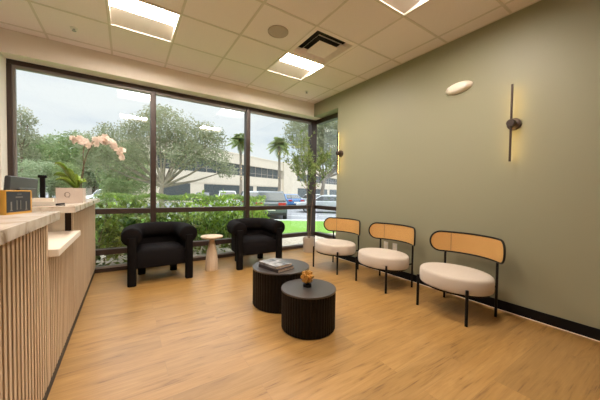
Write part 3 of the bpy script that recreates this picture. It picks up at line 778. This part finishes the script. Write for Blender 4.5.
# ------------------------------------------------------------------ trees
def crown(mb, seed, blobs, n, l0_, l1_, w_=.6):
    r = random.Random(seed)
    tot = sum(b[3]**2 for b in blobs)
    for bx, by, bz, br, *sq in blobs:
        k = int(n*br*br/tot); zz = sq[0] if sq else .75
        for _ in range(k):
            u = r.random()**.33; a = r.uniform(0, 2*PI); c = r.uniform(-1, 1); sn = math.sqrt(1-c*c)
            lump = 1+.25*math.sin(5*a+bx*3)*math.sin(4*c+bz)
            p = Vector((bx+br*u*sn*math.cos(a)*lump, by+br*u*sn*math.sin(a)*lump, bz+br*zz*u*c*lump))
            mb.leaf(p, Vector((r.uniform(-1, 1), r.uniform(-1, 1), r.uniform(-.6, .8))), Vector((r.uniform(-1, 1), r.uniform(-1, 1), r.uniform(-1, 1))), r.uniform(l0_, l1_), r.uniform(l0_, l1_)*w_)
def broad_tree(name, seed, blobs, n, l0_, l1_, lm, trunk, bm_='bark', tr_=.2):
    t = empty(name); f = MB(); crown(f, seed, blobs, n, l0_, l1_); f.build('foliage', lm, t)
    b = MB(); fork = Vector(trunk[-1]); b.tube(trunk, [tr_*(1-.15*i) for i in range(len(trunk))], n=9)
    for bx, by, bz, br, *_ in blobs:
        q = Vector((bx, by, bz)); mid = fork.lerp(q, .5)+Vector((0, 0, -.15*(q-fork).length*.3))
        b.tube([fork+Vector((0, 0, -.1)), mid, q], [tr_*.5, tr_*.3, tr_*.1], n=7)
    b.build('trunk', bm_, t, smooth=True, ang=80); return t
# big oak in the middle bay (local x ~ lateral to the right, y ~ depth)
ob = [(-3.0, .5, 3.3, 1.3), (-2.2, -.5, 4.3, 1.4), (-.9, .3, 5.2, 1.5), (.5, -.2, 5.7, 1.5), (1.6, .4, 5.1, 1.4), (2.8, 0, 4.5, 1.25), (3.6, -.3, 3.6, 1.0), (.6, .8, 4.2, 1.5),
      (1.9, -.6, 3.7, 1.2), (-1.2, -.8, 3.6, 1.1), (4.2, .2, 2.9, .7), (-3.8, .2, 4.2, 1.0), (-.2, 0, 6.4, .8), (2.6, .5, 5.6, .7), (-2.0, .3, 5.5, .8), (-3.3, 0, 5.2, .8), (-4.6, 0, 4.6, .9), (-4.4, .2, 3.4, 1.0), (3.4, 0, 5.0, .8), (-1.0, 0, 6.1, .7)]
oak = broad_tree('oak_tree', 21, ob, 23000, .09, .17, 'oakleaf', [(0, 0, 0), (.05, 0, .7), (0, 0, 1.5), (.1, 0, 1.9)], tr_=.2)
oak.location = px(161, 17.0, GZ); oak.rotation_euler = (0, 0, -YAW)
tag(oak, 'large airy grey green oak with a forked trunk filling the middle window bay', 'tree')
ob2 = [(0, 0, 6.2, 2.0), (2.2, .3, 6.8, 2.1), (4.2, 0, 5.6, 1.9), (1.2, -.5, 4.8, 1.7), (3.4, .5, 4.2, 1.6), (5.4, 0, 4.2, 1.6), (-.4, .3, 3.8, 1.0), (6.3, 0, 6.2, 1.6)]
o2 = broad_tree('oak_tree', 33, ob2, 24000, .14, .24, 'oakleaf', [(1.5, 0, 0), (1.4, 0, 1.3), (1.6, 0, 2.6)], tr_=.2)
o2.scale = (1.12, 1.12, 1.18); o2.location = px(306, 26, GZ); o2.rotation_euler = (0, 0, -YAW)
tag(o2, 'grey green oak behind the potted tree, reaching into the narrow side window', 'tree')
bb = [(0, 0, 4.6, 2.3, .85), (-1.6, .2, 3.9, 1.6), (1.7, 0, 3.9, 1.7), (.3, -.6, 3.0, 1.9), (-1.0, 0, 5.8, 1.2), (1.0, .2, 5.7, 1.2), (-2.2, 0, 2.4, 1.3), (2.2, 0, 2.3, 1.3)]
bt = broad_tree('broadleaf_tree', 9, bb, 9000, .15, .28, 'treeleaf', [(0, 0, 0), (.1, 0, 1.0), (0, 0, 2.2)], 'barkd', .16)
pt = broad_tree('broadleaf_tree', 14, bb, 9000, .15, .30, 'paleleaf', [(0, 0, 0), (-.1, 0, 1.0), (0, 0, 2.2)], 'bark', .16)
TL = [(22, 30, 'b', 1.1, 'green tree at the far left edge of the left window bay'), (50, 34, 'p', 1.25, 'pale green tree second from the left edge of the window'),
      (80, 32, 'b', 1.25, 'round topped green tree rising behind the orchid leaves'), (108, 33, 'p', 1.15, 'pale tree directly behind the orchid flowers'),
      (125, 22.5, 'b', 0.85, 'darker green tree left of the left mullion'), (151, 37, 'p', 1.0, 'pale green tree just behind the left mullion'),
      (38, 24, 'p', .62, 'lower pale tree in front of the tree line at far left'), (66, 25, 'b', .60, 'lower green tree in the tree line above the planter'),
      (94, 38, 'b', 1.22, 'green tree peeking over the line between orchid stem and flowers'), (118, 19, 'b', .36, 'small dark rounded bush tree right of the white car')]
us = set()
for i, (u, dep, k, s, lb) in enumerate(TL):
    src = bt if k == 'b' else pt; o = src if k not in us else copy_tree(src); us.add(k)
    o.location = px(u, dep, GZ); o.scale = (s, s, s); o.rotation_euler = (0, 0, i*2.1); tag(o, lb, 'tree', 'trees beyond the left window bay')
# tall loose pine at the far left
pb = [(0, 0, 9.2, .9), (.8, 0, 8.4, .8), (-.6, 0, 7.9, 1.0), (.5, 0, 7.2, 1.0), (1.2, 0, 6.6, .8), (-.3, 0, 6.2, 1.1), (.6, 0, 5.0, 1.2)]
pn = broad_tree('pine_tree', 44, pb, 3600, .12, .24, 'oakleaf', [(0, 0, 0), (.1, 0, 3), (0, 0, 5.5)], 'barkd', .16)
pn.location = px(22, 27, GZ); pn.scale = (1.0, 1.0, 1.0); pn.rotation_euler = (0, 0, -YAW)
tag(pn, 'tall thin pine rising above the tree line at far left', 'tree')

def palm(loc, h, cr, label, bush=False):
    r = random.Random(int(h*100)); t = tag(empty('palm_tree', loc), label, 'palm')
    MB().tube([(0, 0, 0), (.12, 0, h*.35), (.05, 0, h*.7), (0, 0, h)], [.22, .17, .15, .17], n=10).build('trunk', 'bark', t, smooth=True, ang=80)
    f = MB()
    for k in range(46):
        az = k*2.399; el = r.uniform(-.75, 1.3); L = cr*r.uniform(.85, 1.1); d = Vector((math.cos(az)*math.cos(el), math.sin(az)*math.cos(el), math.sin(el)))
        pts = [Vector((0, 0, h))+d*L*u+Vector((0, 0, -cr*.55*u*u*(1 if el > 0 else .6))) for u in [i/10 for i in range(11)]]
        sd = Vector((-math.sin(az), math.cos(az), 0))
        for i in range(2, 11):
            for s in (-1, 1):
                for q in (0, .5):
                    p = pts[i-1].lerp(pts[i], q); l = cr*.34*math.sin(PI*(.15+.8*i/11))
                    f.leaf(p, sd*s+d*.5+Vector((0, 0, -.45)), Vector((0, 0, 1)), l, .16*cr/1.3)
    f.build('foliage', 'palmleaf', t); return t
palm(px(240, 34, GZ), 8.1, 1.75, 'tall fan palm left of the right mullion before the office building')
palm(px(278.5, 33, GZ), 7.6, 1.65, 'tall fan palm right of the right mullion before the office building')

# white signpost-like columns left of the mullion (small entry pavilion)
t = tag(empty('entry_canopy', px(146, 27.5, GZ), -YAW), 'small white-posted entry canopy with a low pitched roof by the left mullion', 'canopy')
for x in (-.9, 0, .9): MB().box(x-.09, x+.09, -.09, .09, 0, 2.4).build('post', 'stucco', t)
MB().prism([(-1.4, 2.4), (1.4, 2.4), (1.3, 2.65), (.5, 3.1), (-.5, 3.1), (-1.3, 2.65)], -.9, .9).build('roof', 'stucco', t)

# ------------------------------------------------------------------ office building
d_ = Vector((.875, .485, 0)).normalized(); P0 = Vector((16.01, 41.82, GZ)); ang = math.atan2(d_.y, d_.x)
t = tag(empty('office_building', P0, ang), 'two-storey beige office building with dark ribbon windows across the parking lot', 'building')
b = MB(); b.box(-19, 60, 0, 16, 0, 2.75); b.box(-19, 60, .0, .35, 2.65, 4.4); b.box(-19, 60, .5, 16, 2.7, 7.9)
b.box(-19, 60, -.05, .45, 6.35, 7.95); b.box(-19, 60, -.12, 16, 7.9, 8.15)
b.box(11.4, 17.6, -.35, .5, 0, 8.3); b.build('wall', 'stucco', t)
rb = MB()
for x0, x1 in ((-18.6, 11.2), (17.8, 59)):
    MB().box(x0, x1, .38, .48, 4.4, 6.35).build('ribbon_window', 'bldglass', t)
for x0, x1 in ((-17.6, -13.3), (-10.8, -2.2), (-.8, .9), (2.0, 10.6), (18.6, 27), (29, 38), (40, 50)):
    MB().box(x0, x1, -.04, .02, .25, 2.62).build('shop_window', 'bldglass', t)
m_ = MB()
for x in range(-18, 11, 2): m_.box(x-.04, x+.04, .33, .38, 4.4, 6.35)
for x in range(18, 59, 2): m_.box(x-.04, x+.04, .33, .38, 4.4, 6.35)
m_.build('window_mullions', 'greyfabric', t)
MB().box(-19, 60, -.02, .0, 5.0, 5.04).build('string_line', 'greyfabric', t)

# ------------------------------------------------------------------ cars
def car(loc, rz, paint, kind, label):
    t = tag(empty('parked_suv' if kind == 'suv' else 'parked_car', loc, rz), label, 'car')   # length along x, rear at -x
    L, Wd = 4.5, 1.82
    if kind == 'suv':
        body = [(-2.25, .35), (-2.25, .95), (-2.15, 1.05), (1.0, 1.08), (2.0, .98), (2.25, .75), (2.25, .35)]
        cab = [(-2.16, 1.03), (-1.95, 1.56), (-1.7, 1.62), (.1, 1.62), (.45, 1.55), (1.05, 1.05)]
    else:
        body = [(-2.25, .32), (-2.25, .85), (-2.1, .95), (1.0, .93), (2.05, .80), (2.25, .62), (2.25, .32)]
        cab = [(-1.75, .92), (-1.05, 1.36), (-.7, 1.41), (.1, 1.41), (.35, 1.36), (1.15, .92)]
    MB().prism(body, -Wd/2, Wd/2).build('body', paint, t, bevel=.09, bseg=3)
    ins = .10
    vs = []; n = len(cab)
    for y, k in ((-1, 0), (1, 0)):
        for x, z in cab:
            hh = (z-cab[0][1])/(cab[2][1]-cab[0][1]); vs.append((x, y*(Wd/2-.06-.16*hh), z))
    MB().add(vs, [tuple(range(n)), tuple(range(2*n-1, n-1, -1))]+[(i, i+n, (i+1) % n+n, (i+1) % n) for i in range(n)]).build('cabin', paint, t, bevel=.05, bseg=2)
    zt = cab[2][1]; zb = cab[0][1]; gl = MB()
    # side glass
    for y in (-1, 1):
        q = [(cab[0][0]+.30, zb+.04, 0), (cab[1][0]+.22, zt-.12, 1), (cab[4][0]-.05, zt-.12, 1), (cab[5][0]-.25, zb+.04, 0)]
        v = [(x, y*(Wd/2-.045-.16*(z-zb)/(zt-zb)), z) for x, z, _ in q]+[(x, y*(Wd/2-.09-.16*(z-zb)/(zt-zb)), z) for x, z, _ in q]
        gl.add(v, [(0, 1, 2, 3), (7, 6, 5, 4), (0, 4, 5, 1), (1, 5, 6, 2), (2, 6, 7, 3), (3, 7, 4, 0)])
    # rear and front glass following the slope
    for (xa, za), (xb, zb2), s in ((cab[0], cab[1], -1), (cab[5], cab[4], 1)):
        a = Vector((xa, 0, za)); c = Vector((xb, 0, zb2)); e = (c-a); nrm = Vector((s*abs(e.z), 0, abs(e.x))).normalized()*.018
        p1 = a+e*.12+nrm; p2 = a+e*.92+nrm; v = []
        for p, hw in ((p1, Wd/2-.16), (p2, Wd/2-.28)):
            for y in (-hw, hw): v += [(p.x, y, p.z)]
        v += [(x-nrm.x*2, y, z-nrm.z*2) for x, y, z in v]
        gl.add(v, [(0, 1, 3, 2), (4, 6, 7, 5), (0, 4, 5, 1), (2, 3, 7, 6), (0, 2, 6, 4), (1, 5, 7, 3)])
    gl.build('window_glass', 'cglass', t)
    for x in (-1.38, 1.38):
        for y in (-1, 1):
            mx = Matrix.Translation((x, y*(Wd/2-.10), .33)) @ Matrix.Rotation(PI/2, 4, 'X')
            w = MB().lathe([(.22, -.11), (.31, -.11), (.33, -.08), (.33, .08), (.31, .11), (.22, .11)], n=24, mx=mx).build('wheel', 'rubber', t, smooth=True)
            MB().lathe([(.21, -.112), (.19, -.118), (.05, -.10)] if y > 0 else [(.05, .10), (.19, .118), (.21, .112)], n=20, mx=mx).build('hub_cap', 'hub', w, smooth=True)
    zl = .82 if kind == 'suv' else .72
    for y in (-1, 1):
        MB().box(-2.27, -2.15, y*.62-.20, y*.62+.20, zl, zl+.16).build('tail_light', 'red', t, bevel=.02)
        MB().box(2.10, 2.24, y*.62-.22, y*.62+.22, zl-.14, zl+.0).build('headlight', 'headl', t, bevel=.02)
    MB().box(-2.275, -2.24, -.26, .26, .55, .68).build('number_plate', 'white', t)
    MB().box(-2.28, -2.2, -.85, .85, .30, .44).box(2.2, 2.28, -.85, .85, .30, .44).build('bumper', 'rubber', t, bevel=.02)
    return t
hv = PI/2-YAW   # heading along the view
car(px(271, 16.6, GZ), hv+R(6), 'cargrey', 'suv', 'dark grey SUV seen from behind just right of the right mullion')
car(px(287.5, 27, GZ), hv+R(25), 'carblue', 'car', 'blue car parked far off beside the dark SUV')
car(px(326, 21, GZ), hv+R(80), 'carsilver', 'car', 'silver car in the narrow side window')
car(px(226, 26, GZ), hv+R(20), 'carwhite', 'suv', 'white SUV behind the hedge left of the right mullion')
car(px(251, 21, GZ), hv+R(15), 'carsilver', 'suv', 'silver SUV half hidden behind the right mullion')
car(px(204, 33, GZ), hv+R(10), 'cargrey', 'car', 'dark car behind the hedge in the middle window bay')
car(px(108, 25, GZ), hv+PI+R(8), 'carwhite', 'suv', 'white SUV facing the room in the left window bay')
car(px(312, 29, GZ), hv+R(20), 'carwhite', 'car', 'white car behind the potted tree trunk')

# ------------------------------------------------------------------ sky
w = bpy.data.worlds.new('overcast sky'); scn.world = w; w.use_nodes = True; nt = w.node_tree; L = nt.links.new
bg = nt.nodes['Background']; tc = nd(nt, 'ShaderNodeTexCoord'); mp = nd(nt, 'ShaderNodeMapping'); mp.inputs['Scale'].default_value = (1, 1, 2.6)
L(tc.outputs['Generated'], mp.inputs[0])
n1 = nd(nt, 'ShaderNodeTexNoise', Scale=2.4, Detail=7.0, Roughness=.55, Distortion=.3); L(mp.outputs[0], n1.inputs['Vector'])
cr = nd(nt, 'ShaderNodeValToRGB'); e = cr.color_ramp.elements
e[0].position = .38; e[0].color = (.72, .77, .85, 1); e[1].position = .60; e[1].color = (.90, .91, .93, 1)
k = e.new(.48); k.color = (.84, .86, .90, 1)
L(n1.outputs['Fac'], cr.inputs[0]); L(cr.outputs[0], bg.inputs[0])
# an overcast sky is several times brighter overhead than near the horizon
sx = nd(nt, 'ShaderNodeSeparateXYZ'); L(tc.outputs['Generated'], sx.inputs[0])
mr = nd(nt, 'ShaderNodeMapRange', interpolation_type='SMOOTHSTEP'); mr.inputs[1].default_value = .30; mr.inputs[2].default_value = .85; mr.inputs[3].default_value = .98; mr.inputs[4].default_value = 4.0
L(sx.outputs['Z'], mr.inputs[0]); L(mr.outputs[0], bg.inputs[1])
# soft hazy sun, high behind the viewpoint, turned to brighten the office facade
sd = bpy.data.lights.new('hazy_sun', 'SUN'); sd.energy = .6; sd.angle = R(25); sd.color = (1, .95, .86)
so = bpy.data.objects.new('hazy_sun', sd); COL.objects.link(so); so.rotation_euler = (R(44), 0, R(-12))

# ------------------------------------------------------------------ camera
cd = bpy.data.cameras.new('camera'); cam = bpy.data.objects.new('camera', cd); COL.objects.link(cam)
cd.sensor_fit = 'HORIZONTAL'; cd.sensor_width = 36; cd.lens = 264.86/600*36; cd.clip_end = 500; cd.clip_start = .02
yaw, pit, rol = .58, -.0278, .0147
Fv = Vector((math.sin(yaw)*math.cos(pit), math.cos(yaw)*math.cos(pit), math.sin(pit))); Rv = Vector((math.cos(yaw), -math.sin(yaw), 0)); Uv = Rv.cross(Fv)
R2 = Rv*math.cos(rol)+Uv*math.sin(rol); U2 = -Rv*math.sin(rol)+Uv*math.cos(rol)
mm = Matrix((R2, U2, -Fv)).transposed().to_4x4(); mm.translation = CAM; cam.matrix_world = mm
scn.camera = cam
vs_ = scn.view_settings; vs_.view_transform = 'Standard'; vs_.look = 'None'; vs_.gamma = 1; vs_.use_curve_mapping = False; vs_.exposure = 0.3
scn.cycles.use_denoising = True
scn.cycles.max_bounces = 10; scn.cycles.diffuse_bounces = 5; scn.cycles.transparent_max_bounces = 24; scn.cycles.sample_clamp_indirect = 6
